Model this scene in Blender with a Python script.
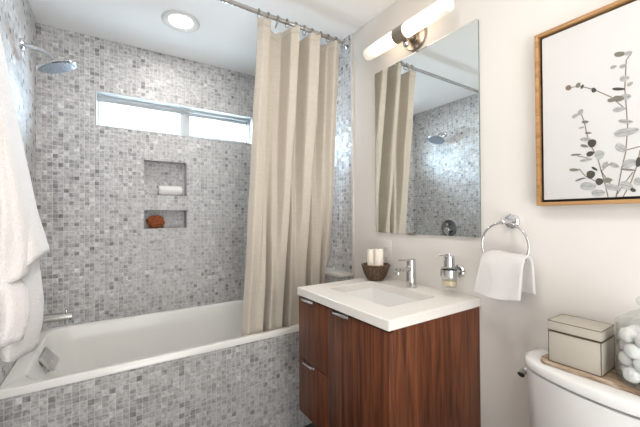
import bpy, bmesh, math, random
from mathutils import Vector, Matrix, noise
R = math.radians
sin, cos, pi = math.sin, math.cos, math.pi
scene = bpy.context.scene
for o in list(bpy.data.objects):
    bpy.data.objects.remove(o)
C = scene.collection

# ---------------------------------------------------------------- camera
cam_d = bpy.data.cameras.new('camera'); cam = bpy.data.objects.new('camera', cam_d); C.objects.link(cam)
scene.camera = cam
cam_d.sensor_width = 36.0; cam_d.lens = 322.5 / 640 * 36.0; cam_d.clip_start = 0.02
yaw, pitch, roll = R(33.10), R(0.531), R(-0.369)
d = Vector((sin(yaw)*cos(pitch), cos(yaw)*cos(pitch), sin(pitch)))
rt = Vector((cos(yaw), -sin(yaw), 0)); up = rt.cross(d)
r2 = rt*cos(roll) + up*sin(roll); u2 = -rt*sin(roll) + up*cos(roll)
M = Matrix((r2, u2, -d)).transposed().to_4x4(); M.translation = (0, 0, 1.21)
cam.matrix_world = M

# ---------------------------------------------------------------- light and exposure
w = bpy.data.worlds.new('sky'); scene.world = w; w.use_nodes = True
wb = w.node_tree.nodes['Background']; wb.inputs[0].default_value = (0.985, 0.985, 0.985, 1); wb.inputs[1].default_value = 2.4
# world below the horizon made brighter, added to throw light onto the ceiling
_g = w.node_tree.nodes.new('ShaderNodeTexCoord'); _s = w.node_tree.nodes.new('ShaderNodeSeparateXYZ'); w.node_tree.links.new(_g.outputs['Generated'], _s.inputs[0])
_m = w.node_tree.nodes.new('ShaderNodeMapRange'); _m.inputs[1].default_value = -0.05; _m.inputs[2].default_value = 0.05
_m.inputs[3].default_value = 2.4*2.4; _m.inputs[4].default_value = 2.4
w.node_tree.links.new(_s.outputs[2], _m.inputs[0]); w.node_tree.links.new(_m.outputs[0], wb.inputs[1])
vs = scene.view_settings
vs.view_transform = 'Standard'; vs.look = 'None'; vs.gamma = 1.0; vs.use_curve_mapping = False; vs.exposure = 0.42

def area(name, loc, direction, sx, sy, power, color, shape='RECTANGLE', portal=False):
    l = bpy.data.lights.new(name, 'AREA'); l.shape = shape; l.size = sx; l.size_y = sy
    l.energy = power; l.color = color
    if portal: l.cycles.is_portal = True
    o = bpy.data.objects.new(name, l); C.objects.link(o); o.location = loc
    o.rotation_euler = Vector(direction).to_track_quat('-Z', 'Y').to_euler()
    return o
area('doorway_portal', (0.30, -0.83, 1.02), (0, 1, 0), 0.90, 2.03, 1.0, (1, 1, 1), portal=True)  # guides the added fill light in by the unseen doorway
# daylight through the window, lamp above the bath, added room lamps
area('window_daylight', (0.43, 2.60, 1.95), (0, -1, -0.30), 0.98, 0.26, 46, (0.61, 0.80, 1.0))
area('shower_downlight_lamp', (0.336, 1.935, 2.300), (0, 0, -1), 0.12, 0.12, 3.2, (1.0, 0.98, 0.955), 'DISK')
for lx, ly in ((0.45, 0.62), (0.25, -0.25)):  # two unseen ceiling lamps, added to brighten the room
    area('ceiling_fill_lamp', (lx, ly, 2.300), (0, 0, -1), 0.12, 0.12, 3.5, (1.0, 0.92, 0.84), 'DISK')

# ---------------------------------------------------------------- materials
def mat(name, base=(0.8,0.8,0.8), rough=0.5, metal=0.0, spec=0.5, trans=0.0, ior=1.45, emit=None, es=0.0, sss=0.0, coat=0.0, sheen=0.0):
    m = bpy.data.materials.new(name); m.use_nodes = True
    b = m.node_tree.nodes['Principled BSDF']
    b.inputs['Base Color'].default_value = (*base, 1); b.inputs['Roughness'].default_value = rough
    b.inputs['Metallic'].default_value = metal; b.inputs['Specular IOR Level'].default_value = spec
    b.inputs['Transmission Weight'].default_value = trans; b.inputs['IOR'].default_value = ior
    b.inputs['Coat Weight'].default_value = coat; b.inputs['Sheen Weight'].default_value = sheen
    if sss:
        b.inputs['Subsurface Weight'].default_value = sss; b.inputs['Subsurface Scale'].default_value = 0.01
    if emit:
        b.inputs['Emission Color'].default_value = (*emit, 1); b.inputs['Emission Strength'].default_value = es
    return m
def nd(m, kind, **kw):
    n = m.node_tree.nodes.new(kind)
    for k, v in kw.items(): setattr(n, k, v)
    return n
def lk(m, a, b): m.node_tree.links.new(a, b)
def bsdf(m): return m.node_tree.nodes['Principled BSDF']
def ramp(m, fac, stops, interp='LINEAR'):
    n = nd(m, 'ShaderNodeValToRGB'); cr = n.color_ramp; cr.interpolation = interp
    while len(cr.elements) < len(stops): cr.elements.new(0.5)
    for e, (p, c) in zip(cr.elements, stops): e.position = p; e.color = (*c, 1)
    lk(m, fac, n.inputs[0]); return n.outputs[0]
def math_(m, op, a, b=None, c=None):
    n = nd(m, 'ShaderNodeMath', operation=op)
    for i, v in enumerate((a, b, c)):
        if v is None: continue
        if isinstance(v, (int, float)): n.inputs[i].default_value = v
        else: lk(m, v, n.inputs[i])
    return n.outputs[0]
def noise_bump(m, scale, strength, dist=0.002, detail=3, stretch=(1,1,1), colvar=0.0):
    tc = nd(m, 'ShaderNodeTexCoord'); mp = nd(m, 'ShaderNodeMapping'); mp.inputs['Scale'].default_value = stretch
    lk(m, tc.outputs['Object'], mp.inputs[0])
    n = nd(m, 'ShaderNodeTexNoise'); n.inputs['Scale'].default_value = scale; n.inputs['Detail'].default_value = detail
    lk(m, mp.outputs[0], n.inputs['Vector'])
    b = nd(m, 'ShaderNodeBump'); b.inputs['Strength'].default_value = strength; b.inputs['Distance'].default_value = dist
    lk(m, n.outputs['Fac'], b.inputs['Height']); lk(m, b.outputs[0], bsdf(m).inputs['Normal'])
    if colvar:
        base = tuple(bsdf(m).inputs['Base Color'].default_value)[:3]
        lk(m, ramp(m, n.outputs['Fac'], [(0.3, tuple(v*(1-colvar) for v in base)), (0.7, tuple(min(1, v*(1+colvar)) for v in base))]), bsdf(m).inputs['Base Color'])
    return m

def mosaic(name, pitch=0.0247):
    m = mat(name, rough=0.38, spec=0.45)
    geo = nd(m, 'ShaderNodeNewGeometry')
    add = nd(m, 'ShaderNodeVectorMath', operation='ADD'); lk(m, geo.outputs['Position'], add.inputs[0]); add.inputs[1].default_value = (10.0061, 10.0093, 10.004)
    div = nd(m, 'ShaderNodeVectorMath', operation='SCALE'); lk(m, add.outputs[0], div.inputs[0]); div.inputs['Scale'].default_value = 1/pitch
    fl = nd(m, 'ShaderNodeVectorMath', operation='FLOOR'); lk(m, div.outputs[0], fl.inputs[0])
    fr = nd(m, 'ShaderNodeVectorMath', operation='FRACTION'); lk(m, div.outputs[0], fr.inputs[0])
    wn = nd(m, 'ShaderNodeTexWhiteNoise', noise_dimensions='3D'); lk(m, fl.outputs[0], wn.inputs['Vector'])
    sf = nd(m, 'ShaderNodeSeparateXYZ'); lk(m, fr.outputs[0], sf.inputs[0])
    ab = nd(m, 'ShaderNodeVectorMath', operation='ABSOLUTE'); lk(m, geo.outputs['True Normal'], ab.inputs[0])
    sn = nd(m, 'ShaderNodeSeparateXYZ'); lk(m, ab.outputs[0], sn.inputs[0])
    g = None
    for i in range(3):
        e = math_(m, 'ABSOLUTE', math_(m, 'SUBTRACT', sf.outputs[i], 0.5))
        e = math_(m, 'MULTIPLY', math_(m, 'SUBTRACT', e, 0.435), 26.0)
        n = nd(m, 'ShaderNodeClamp'); lk(m, e, n.inputs[0])
        k = math_(m, 'MULTIPLY', n.outputs[0], math_(m, 'LESS_THAN', sn.outputs[i], 0.5))
        g = k if g is None else math_(m, 'MAXIMUM', g, k)
    # marble chips: mostly mid grey, some pale, a few dark
    col = ramp(m, wn.outputs['Value'], [(0, (0.25,0.245,0.245)), (.02, (0.33,0.323,0.322)), (.09, (0.39,0.382,0.38)), (.30, (0.435,0.427,0.424)), (.6, (0.465,0.457,0.453)), (.84, (0.505,0.496,0.49)), (.95, (0.56,0.55,0.54))], 'CONSTANT')
    vn = nd(m, 'ShaderNodeTexNoise'); vn.inputs['Scale'].default_value = 60; vn.inputs['Detail'].default_value = 4
    av = nd(m, 'ShaderNodeVectorMath', operation='ADD'); lk(m, add.outputs[0], av.inputs[0]); lk(m, wn.outputs['Color'], av.inputs[1])
    lk(m, av.outputs[0], vn.inputs['Vector'])
    vein = ramp(m, vn.outputs['Fac'], [(0.32, (0.66, 0.655, 0.66)), (0.62, (1.22, 1.22, 1.22))])
    mx = nd(m, 'ShaderNodeMix', data_type='RGBA', blend_type='MULTIPLY'); mx.inputs[0].default_value = 1.0
    lk(m, col, mx.inputs[6]); lk(m, vein, mx.inputs[7])
    m2 = nd(m, 'ShaderNodeMix', data_type='RGBA'); lk(m, math_(m, 'MULTIPLY', g, 0.8), m2.inputs[0]); lk(m, mx.outputs[2], m2.inputs[6]); m2.inputs[7].default_value = (0.64, 0.625, 0.605, 1)
    lk(m, m2.outputs[2], bsdf(m).inputs['Base Color'])
    rr = math_(m, 'ADD', math_(m, 'MULTIPLY', g, 0.4), math_(m, 'ADD', math_(m, 'MULTIPLY', wn.outputs['Value'], 0.15), 0.26))
    lk(m, rr, bsdf(m).inputs['Roughness'])
    b = nd(m, 'ShaderNodeBump'); b.inputs['Strength'].default_value = 0.4; b.inputs['Distance'].default_value = 0.002
    lk(m, math_(m, 'SUBTRACT', 1.0, g), b.inputs['Height']); # every chip is set at a very slightly different tilt
    c5 = nd(m, 'ShaderNodeVectorMath', operation='SUBTRACT'); lk(m, wn.outputs['Color'], c5.inputs[0]); c5.inputs[1].default_value = (0.5, 0.5, 0.5)
    sc5 = nd(m, 'ShaderNodeVectorMath', operation='SCALE'); lk(m, c5.outputs[0], sc5.inputs[0]); sc5.inputs['Scale'].default_value = 0.22
    ad5 = nd(m, 'ShaderNodeVectorMath', operation='ADD'); lk(m, b.outputs[0], ad5.inputs[0]); lk(m, sc5.outputs[0], ad5.inputs[1])
    nm5 = nd(m, 'ShaderNodeVectorMath', operation='NORMALIZE'); lk(m, ad5.outputs[0], nm5.inputs[0])
    lk(m, nm5.outputs[0], bsdf(m).inputs['Normal'])
    return m

def walnut(name, dark, mid, light, axis_stretch=(9, 9, 0.9), scale=3.0, rough=0.38):
    m = mat(name, rough=rough, spec=0.4)
    tc = nd(m, 'ShaderNodeTexCoord'); mp = nd(m, 'ShaderNodeMapping'); mp.inputs['Scale'].default_value = axis_stretch
    lk(m, tc.outputs['Object'], mp.inputs[0])
    n1 = nd(m, 'ShaderNodeTexNoise'); n1.inputs['Scale'].default_value = scale; n1.inputs['Detail'].default_value = 5; n1.inputs['Distortion'].default_value = 1.2
    lk(m, mp.outputs[0], n1.inputs['Vector'])
    mp2 = nd(m, 'ShaderNodeMapping'); mp2.inputs['Scale'].default_value = tuple(v*6 if v > 2 else v*1.5 for v in axis_stretch); lk(m, tc.outputs['Object'], mp2.inputs[0])
    n2 = nd(m, 'ShaderNodeTexNoise'); n2.inputs['Scale'].default_value = scale*2; n2.inputs['Detail'].default_value = 4
    lk(m, mp2.outputs[0], n2.inputs['Vector'])
    wv = math_(m, 'ADD', math_(m, 'MULTIPLY', n1.outputs['Fac'], 0.68), math_(m, 'MULTIPLY', n2.outputs['Fac'], 0.32))
    c = ramp(m, wv, [(0.36, dark), (0.5, mid), (0.64, light)])
    lk(m, c, bsdf(m).inputs['Base Color'])
    b = nd(m, 'ShaderNodeBump'); b.inputs['Strength'].default_value = 0.12; b.inputs['Distance'].default_value = 0.001
    lk(m, n2.outputs['Fac'], b.inputs['Height']); lk(m, b.outputs[0], bsdf(m).inputs['Normal'])
    return m

MT = {}
MT['tile'] = mosaic('marble_mosaic')
MT['wall'] = noise_bump(mat('wall_paint', (0.695, 0.665, 0.63), 0.62, spec=0.3), 220, 0.06, 0.001)
MT['ceiling'] = noise_bump(mat('ceiling_paint', (0.86, 0.85, 0.835), 0.8, spec=0.2), 180, 0.05, 0.001)
MT['stone'] = noise_bump(mat('marble_cap', (0.60, 0.575, 0.54), 0.35), 14, 0.02, 0.001, 6, colvar=0.08)
MT['floor'] = noise_bump(mat('dark_floor', (0.055, 0.058, 0.06), 0.45), 20, 0.05, 0.001, 5, colvar=0.2)
MT['vinyl'] = mat('white_vinyl', (0.86, 0.87, 0.88), 0.35)
def thin_glass(name, tint, refl):
    m = bpy.data.materials.new(name); m.use_nodes = True; nt = m.node_tree; nt.nodes.remove(nt.nodes['Principled BSDF'])
    t = nd(m, 'ShaderNodeBsdfTransparent'); t.inputs[0].default_value = (*tint, 1)
    g = nd(m, 'ShaderNodeBsdfGlossy'); g.inputs['Roughness'].default_value = 0.02
    lw_ = nd(m, 'ShaderNodeLayerWeight'); lw_.inputs[0].default_value = 0.5
    f = math_(m, 'ADD', math_(m, 'MULTIPLY', math_(m, 'POWER', lw_.outputs['Facing'], 3.0), refl), 0.035)
    x = nd(m, 'ShaderNodeMixShader'); lk(m, f, x.inputs[0]); lk(m, t.outputs[0], x.inputs[1]); lk(m, g.outputs[0], x.inputs[2])
    lk(m, x.outputs[0], nt.nodes['Material Output'].inputs[0]); return m
MT['winframe'] = mat('window_vinyl', (0.46, 0.47, 0.47), 0.4)
MT['satin'] = mat('satin_steel', (0.72, 0.72, 0.71), 0.38, 0.85)
MT['trim'] = mat('lamp_trim', (0.62, 0.615, 0.60), 0.5)
MT['darkchrome'] = mat('dark_chrome', (0.30, 0.31, 0.33), 0.12, 1.0)
MT['steel'] = mat('dull_steel', (0.50, 0.48, 0.46), 0.22, 1.0)
MT['glass'] = thin_glass('clear_glass', (0.97, 0.985, 0.98), 0.5)
MT['thinglass'] = thin_glass('jar_glass', (0.95, 0.96, 0.955), 0.75)
MT['acrylic'] = mat('tub_acrylic', (0.86, 0.845, 0.81), 0.16, spec=0.5, coat=0.3)
MT['chrome'] = mat('chrome', (0.66, 0.66, 0.67), 0.09, 1.0)
MT['spray'] = noise_bump(mat('spray_face', (0.30, 0.34, 0.38), 0.35, 0.7), 260, 0.5, 0.002, 0)
MT['nickel'] = mat('brushed_nickel', (0.42, 0.37, 0.32), 0.28, 1.0)
MT['dark'] = mat('dark_gap', (0.012, 0.010, 0.010), 0.6)
MT['quartz'] = noise_bump(mat('quartz', (0.74, 0.71, 0.665), 0.3), 90, 0.0, 0.001, 4, colvar=0.02)
MT['porcelain'] = mat('porcelain', (0.76, 0.75, 0.735), 0.12, spec=0.5, coat=0.4)
MT['sink'] = mat('sink_ceramic', (0.80, 0.79, 0.775), 0.15, spec=0.5)
MT['walnut'] = walnut('walnut', (0.048, 0.0125, 0.0055), (0.112, 0.033, 0.0125), (0.175, 0.058, 0.022), (15, 15, 0.8))
MT['oak'] = walnut('oak', (0.27, 0.135, 0.046), (0.40, 0.215, 0.085), (0.50, 0.29, 0.125), (12, 1.2, 12), 4.0, 0.5)
MT['board'] = walnut('acacia_board', (0.17, 0.105, 0.065), (0.36, 0.26, 0.18), (0.58, 0.49, 0.38), (22, 2.5, 22), 3.0, 0.55)
MT['canvas'] = noise_bump(mat('canvas', (0.64, 0.63, 0.62), 0.8, spec=0.1), 700, 0.1, 0.0005)
MT['mirror'] = mat('mirror_silver', (0.86, 0.89, 0.88), 0.0, 1.0)
MT['glassedge'] = mat('mirror_edge', (0.22, 0.27, 0.25), 0.15, 0.4)
MT['opal'] = mat('opal_glass', (0.92, 0.9, 0.86), 0.3, emit=(1.0, 0.80, 0.60), es=3.5)
def opal():
    m = MT['opal']; b0 = bsdf(m); geo = nd(m, 'ShaderNodeNewGeometry'); s = nd(m, 'ShaderNodeSeparateXYZ'); lk(m, geo.outputs['Position'], s.inputs[0])
    dist = math_(m, 'ABSOLUTE', math_(m, 'SUBTRACT', s.outputs[1], 1.055))      # the bulbs sit next to the collar
    e = math_(m, 'MULTIPLY', math_(m, 'POWER', 0.5, math_(m, 'MULTIPLY', math_(m, 'POWER', dist, 2.0), 85.0)), 3.5)
    lk(m, e, b0.inputs['Emission Strength'])
opal()
MT['lens'] = mat('lamp_lens', (0.95, 0.95, 0.92), 0.4, emit=(1.0, 0.90, 0.76), es=12.0)
MT['white'] = mat('white_plastic', (0.80, 0.79, 0.77), 0.35)
MT['plate'] = mat('outlet_plate', (0.68, 0.655, 0.63), 0.4)
MT['terry'] = noise_bump(mat('terry_cloth', (0.80, 0.765, 0.745), 0.95, spec=0.1, sheen=0.3), 300, 0.8, 0.006, 3)
MT['terry2'] = noise_bump(mat('terry_cloth_warm', (0.72, 0.695, 0.675), 0.95, spec=0.1, sheen=0.3), 350, 0.8, 0.006, 3)
MT['wax'] = mat('candle_wax', (0.86, 0.80, 0.72), 0.5, sss=0.2)
MT['wick'] = mat('wick', (0.08, 0.06, 0.05), 0.9)
MT['wicker'] = noise_bump(mat('dark_wicker', (0.13, 0.082, 0.050), 0.75), 130, 0.6, 0.004, 2, colvar=0.75)
MT['soap'] = mat('amber_soap', (0.90, 0.76, 0.52), 0.1, trans=0.4, ior=1.34)
MT['linen_box'] = noise_bump(mat('box_fabric', (0.43, 0.395, 0.335), 0.6), 500, 0.3, 0.001, 3, colvar=0.06)
MT['bronze'] = mat('bronze_edge', (0.16, 0.115, 0.075), 0.45, 0.6)
MT['cotton'] = noise_bump(mat('cotton', (0.88, 0.87, 0.86), 1.0, spec=0.05, sss=0.1), 120, 0.6, 0.006, 3)
MT['coral'] = noise_bump(mat('orange_sponge', (0.36, 0.10, 0.035), 0.9), 190, 1.0, 0.008, 3, colvar=0.5)
MT['hole'] = mat('socket_hole', (0.10, 0.09, 0.08), 0.6)
MT['leaf0'] = noise_bump(mat('leaf_grey', (0.40, 0.40, 0.395), 0.9, spec=0.1), 90, 0.0, 0.001, 3, colvar=0.18)
MT['leaf1'] = mat('leaf_olive', (0.19, 0.185, 0.155), 0.9, spec=0.1)
MT['leaf2'] = mat('leaf_dark', (0.075, 0.072, 0.062), 0.9, spec=0.1)
MT['leaf3'] = mat('leaf_brown', (0.20, 0.16, 0.13), 0.9, spec=0.1)
MT['stem'] = mat('stem_brown', (0.23, 0.185, 0.15), 0.9, spec=0.1)
# linen curtain: woven threads, some light passes through
def curtain_mat():
    m = mat('linen_curtain', (0.62, 0.56, 0.475), 0.85, spec=0.1, sheen=0.2)
    tc = nd(m, 'ShaderNodeTexCoord'); b0 = bsdf(m)
    mp = nd(m, 'ShaderNodeMapping'); mp.inputs['Scale'].default_value = (420, 420, 9); lk(m, tc.outputs['Object'], mp.inputs[0])
    n = nd(m, 'ShaderNodeTexNoise'); n.inputs['Scale'].default_value = 1.0; n.inputs['Detail'].default_value = 2; lk(m, mp.outputs[0], n.inputs['Vector'])
    mp2 = nd(m, 'ShaderNodeMapping'); mp2.inputs['Scale'].default_value = (14, 14, 520); lk(m, tc.outputs['Object'], mp2.inputs[0])
    n2 = nd(m, 'ShaderNodeTexNoise'); n2.inputs['Scale'].default_value = 1.0; n2.inputs['Detail'].default_value = 2; lk(m, mp2.outputs[0], n2.inputs['Vector'])
    s = math_(m, 'MULTIPLY', math_(m, 'ADD', n.outputs['Fac'], n2.outputs['Fac']), 0.5)
    c = ramp(m, s, [(0.35, tuple(v*0.90 for v in (0.62, 0.56, 0.475))), (0.65, tuple(min(1, v*1.07) for v in (0.62, 0.56, 0.475)))])
    lk(m, c, b0.inputs['Base Color'])
    tr = nd(m, 'ShaderNodeBsdfTranslucent'); lk(m, c, tr.inputs[0])
    ms = nd(m, 'ShaderNodeMixShader'); ms.inputs[0].default_value = 0.10
    lk(m, b0.outputs[0], ms.inputs[1]); lk(m, tr.outputs[0], ms.inputs[2])
    lk(m, ms.outputs[0], m.node_tree.nodes['Material Output'].inputs[0])
    return m
MT['curtain'] = curtain_mat()

# ---------------------------------------------------------------- mesh helpers
class MB:
    def __init__(s): s.bm = bmesh.new()
    def _set(s, faces, mi):
        for f in faces: f.material_index = mi
    def box(s, x0, x1, y0, y1, z0, z1, mi=0, bev=0.0, seg=2):
        vs_ = [s.bm.verts.new((x, y, z)) for x in (x0, x1) for y in (y0, y1) for z in (z0, z1)]
        q = [(0,1,3,2),(4,6,7,5),(0,4,5,1),(2,3,7,6),(0,2,6,4),(1,5,7,3)]
        fs = [s.bm.faces.new([vs_[i] for i in f]) for f in q]
        s._set(fs, mi)
        if bev:
            es = list({e for f in fs for e in f.edges})
            r = bmesh.ops.bevel(s.bm, geom=es, offset=bev, segments=seg, profile=0.5, affect='EDGES')
            s._set(r['faces'], mi)
        return s
    def loft(s, rings, mi=0, cap0=True, cap1=True, closed=True):
        rv = [[s.bm.verts.new(p) for p in r] for r in rings]
        n = len(rings[0])
        for a, b in zip(rv, rv[1:]):
            for i in range(n if closed else n-1):
                j = (i+1) % n
                s._set([s.bm.faces.new((a[i], a[j], b[j], b[i]))], mi)
        if cap0: s._set([s.bm.faces.new(list(reversed(rv[0])))], mi)
        if cap1: s._set([s.bm.faces.new(rv[-1])], mi)
        return s
    def lathe(s, prof, c, axis='z', seg=32, mi=0, caps=True):
        c = Vector(c); rings = []
        for r, h in prof:
            ring = []
            for i in range(seg):
                t = 2*pi*i/seg; a, b = max(r, 1e-5)*cos(t), max(r, 1e-5)*sin(t)
                ring.append(c + (Vector((a, b, h)) if axis == 'z' else Vector((h, a, b)) if axis == 'x' else Vector((b, h, a))))
            rings.append(ring)
        return s.loft(rings, mi, caps, caps)
    def cyl(s, p0, p1, r0, r1=None, seg=20, mi=0):
        return s.tube([p0, p1], [r0, r0 if r1 is None else r1], seg, mi)
    def tube(s, path, r, seg=12, mi=0, closed=False):
        pts = [Vector(p) for p in path]; n = len(pts)
        rs = r if isinstance(r, (list, tuple)) else [r]*n
        rings = []; prev = None
        for i, p in enumerate(pts):
            if closed: t = (pts[(i+1) % n] - pts[i-1])
            else: t = (pts[min(i+1, n-1)] - pts[max(i-1, 0)])
            t.normalize()
            if prev is None:
                a = Vector((0, 0, 1)) if abs(t.z) < 0.9 else Vector((1, 0, 0)); u = t.cross(a).normalized()
            else: u = (prev - t*prev.dot(t)).normalized()
            prev = u; v = t.cross(u)
            rings.append([p + (u*cos(2*pi*k/seg) + v*sin(2*pi*k/seg))*rs[i] for k in range(seg)])
        if closed: rings.append(rings[0]); return s._closed(rings, mi)
        return s.loft(rings, mi)
    def _closed(s, rings, mi):
        rings = rings[:-1]; rv = [[s.bm.verts.new(p) for p in r] for r in rings]; n = len(rv[0])
        for a, b in zip(rv, rv[1:] + rv[:1]):
            for i in range(n):
                j = (i+1) % n; s._set([s.bm.faces.new((a[i], a[j], b[j], b[i]))], mi)
        return s
    def grid(s, f, nu, nv, mi=0):
        g = [[s.bm.verts.new(f(i/nu, j/nv)) for j in range(nv+1)] for i in range(nu+1)]
        for i in range(nu):
            for j in range(nv):
                s._set([s.bm.faces.new((g[i][j], g[i+1][j], g[i+1][j+1], g[i][j+1]))], mi)
        return s
    def ball(s, c, r, mi=0, sub=3, f=None):
        q = bmesh.ops.create_icosphere(s.bm, subdivisions=sub, radius=1.0)
        for v in q['verts']:
            k = 1.0 if f is None else f(v.co)
            v.co = Vector(c) + Vector((v.co.x*r[0], v.co.y*r[1], v.co.z*r[2]))*k if isinstance(r, tuple) else Vector(c) + v.co*r*k
        return s
    def poly(s, pts, mi=0):
        s._set([s.bm.faces.new([s.bm.verts.new(p) for p in pts])], mi); return s
def origin(o):
    v = Vector((0, 0, 0))
    while o: v += o.location; o = o.parent
    return v
def build(name, mb, mats, parent=None, loc=None, angle=35, solid=0.0, sub=0, label=None, cat=None, group=None, kind=None):
    me = bpy.data.meshes.new(name)
    org = origin(parent) if parent else Vector(loc if loc else (0, 0, 0))
    bmesh.ops.recalc_face_normals(mb.bm, faces=mb.bm.faces)
    bmesh.ops.translate(mb.bm, verts=mb.bm.verts, vec=-org)
    mb.bm.to_mesh(me); mb.bm.free()
    for f in me.polygons: f.use_smooth = True
    me.set_sharp_from_angle(angle=R(angle))
    for m in (mats if isinstance(mats, list) else [mats]): me.materials.append(MT[m])
    o = bpy.data.objects.new(name, me); C.objects.link(o)
    if parent: o.parent = parent
    else: o.location = org
    if solid:
        md = o.modifiers.new('thickness', 'SOLIDIFY'); md.thickness = solid; md.offset = 0
    if sub:
        md = o.modifiers.new('smooth', 'SUBSURF'); md.levels = sub; md.render_levels = sub
    tag(o, label, cat, group, kind)
    return o
def tag(o, label=None, cat=None, group=None, kind=None):
    for k, v in (('label', label), ('category', cat), ('group', group), ('kind', kind)):
        if v: o[k] = v
    return o
def thing(name, loc, label=None, cat=None, group=None, kind=None):
    o = bpy.data.objects.new(name, None); C.objects.link(o); o.location = loc; o.empty_display_size = 0.05
    return tag(o, label, cat, group, kind)
def rrect(x0, x1, y0, y1, z, r, seg=6):
    pts = []
    for cx, cy, a0 in ((x1-r, y1-r, 0), (x0+r, y1-r, 90), (x0+r, y0+r, 180), (x1-r, y0+r, 270)):
        for k in range(seg+1):
            a = R(a0 + 90*k/seg); pts.append((cx+r*cos(a), cy+r*sin(a), z))
    return pts
def copy_tree(o, parent=None):
    c = o.copy(); C.objects.link(c); c.parent = parent
    for ch in [x for x in bpy.data.objects if x.parent == o]: copy_tree(ch, c)
    return c

# ================================================================ the room
XR, XL, YB, YT, ZC, ZT = 1.23, -0.345, 2.384, 1.620, 2.313, 0.584
YE, YN = 1.522, -0.80
S = 'structure'
build('floor', MB().box(XL-.1, XR+.1, YN-.1, YB+.2, -.1, 0.0), 'floor', kind=S)
# ceiling with round cut-outs is kept plain; lamps are shallow discs fixed to it
build('ceiling', MB().box(XL-.1, XR+.1, YN-.1, YB+.2, ZC, ZC+.1), 'ceiling', kind=S)
build('wall_left', MB().box(XL-.12, XL, YN, YE, 0, ZC), 'wall', kind=S)
build('wall_shower_left', MB().box(XL-.12, XL, YE, YB+.2, 0, ZC), 'tile', kind=S)
build('wall_right', MB().box(XR, XR+.12, YN, YB+.2, 0, ZC), 'wall', kind=S)
build('wall_shower_right', MB().box(XR-.008, XR, YE, YB, .869, ZC), 'tile', kind=S)
build('trim_1', MB().box(XR-.010, XR, YE-.012, YE, .85, ZC), 'stone', kind=S)
# unseen doorway, opened to let added fill light in from behind the camera
DX0, DX1 = -.16, .76
mb = MB()
for a, b, c_, e in ((XL, DX0, 0, ZC), (DX1, XR, 0, ZC), (DX0, DX1, 2.03, ZC)): mb.box(a, b, YN-.1, YN, c_, e)
build('wall_near', mb, 'wall', kind=S)
dr = thing('door_1', (.3, YN, 0), kind=S)
mb = MB().box(DX0, DX0+.018, YN-.1, YN, 0, 2.03).box(DX1-.018, DX1, YN-.1, YN, 0, 2.03).box(DX0+.018, DX1-.018, YN-.1, YN, 2.012, 2.03)
build('door_jamb', mb, 'vinyl', dr)
mb = MB().box(DX0-.06, DX0, YN, YN+.015, 0, 2.09, bev=.003).box(DX1, DX1+.06, YN, YN+.015, 0, 2.09, bev=.003).box(DX0, DX1, YN, YN+.015, 2.03, 2.09, bev=.003)
build('door_casing', mb, 'vinyl', dr)
# window wall: mosaic, pierced by the window and two soap niches
WX0, WX1, WZ0, WZ1 = -.073, .936, 1.772, 1.989
N1 = (.187, .449, 1.358, 1.588); N2 = (.187, .449, 1.137, 1.259)
xs = [XL, WX0, .187, .449, WX1, XR]; zs = [0, 1.137, 1.259, 1.358, 1.588, WZ0, WZ1, ZC]
mb = MB()
for x0, x1 in zip(xs, xs[1:]):
    for z0, z1 in zip(zs, zs[1:]):
        xm, zm = (x0+x1)/2, (z0+z1)/2
        if WX0 < xm < WX1 and WZ0 < zm < WZ1: continue
        y0 = YB
        if .187 < xm < .449 and (1.137 < zm < 1.259 or 1.358 < zm < 1.588): y0 = YB + .09
        mb.box(x0, x1, y0, YB+.2, z0, z1)
build('wall_far', mb, 'tile', kind=S)
# low tiled wall at the tap-less end of the bath with a marble cap
lw = thing('wall_ledge', (1.18, 1.95, 0), kind=S)
build('tiled_base', MB().box(1.130, XR, YE, YB, 0, .850), 'tile', lw)
build('ledge_cap', MB().box(1.123, XR, YE-.006, YB, .850, .869, bev=.002), 'stone', lw)
build('wall_tub_front', MB().box(XL, 1.13, YT+.004, YT+.020, 0, .553), 'tile', kind=S)
# window
wn = thing('window_1', (.43, YB, WZ0), kind=S)
mb = MB()
def frame(mb, x0, x1, z0, z1, y0, y1, wl, wr, wt, wb_, bev=.002):
    mb.box(x0, x0+wl, y0, y1, z0, z1, bev=bev).box(x1-wr, x1, y0, y1, z0, z1, bev=bev)
    mb.box(x0+wl, x1-wr, y0, y1, z1-wt, z1, bev=bev).box(x0+wl, x1-wr, y0, y1, z0, z0+wb_, bev=bev)
frame(mb, WX0, WX1, WZ0, WZ1, YB-.004, YB+.085, .007, .007, .007, .004)
frame(mb, WX0+.007, WX1-.007, WZ0+.004, WZ1-.007, YB+.055, YB+.10, .008, .012, .018, .010)
build('window_frame', mb, 'winframe', wn)
for i, (x0, x1, y0, wl, wr) in enumerate(((WX0+.015, .450, YB+.060, .008, .034), (.444, WX1-.019, YB+.078, .042, .010))):
    mb = MB(); frame(mb, x0, x1, WZ0+.014, WZ1-.025, y0, y0+.016, wl, wr, .024, .010 if i == 0 else .020)
    s = build('window_sash', mb, 'winframe', wn)
    build('pane', MB().box(x0+wl-.003, x1-wr+.003, y0+.006, y0+.010, WZ0+.020, WZ1-.046), 'glass', wn)
bb = MB().box(XR-.012, XR, YN, YE-.012, 0, .09, bev=.002)
build('baseboard_right', bb, 'vinyl', kind=S)
build('baseboard_left', MB().box(XL, XL+.012, YN, YE, 0, .09, bev=.002), 'vinyl', kind=S)

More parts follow.
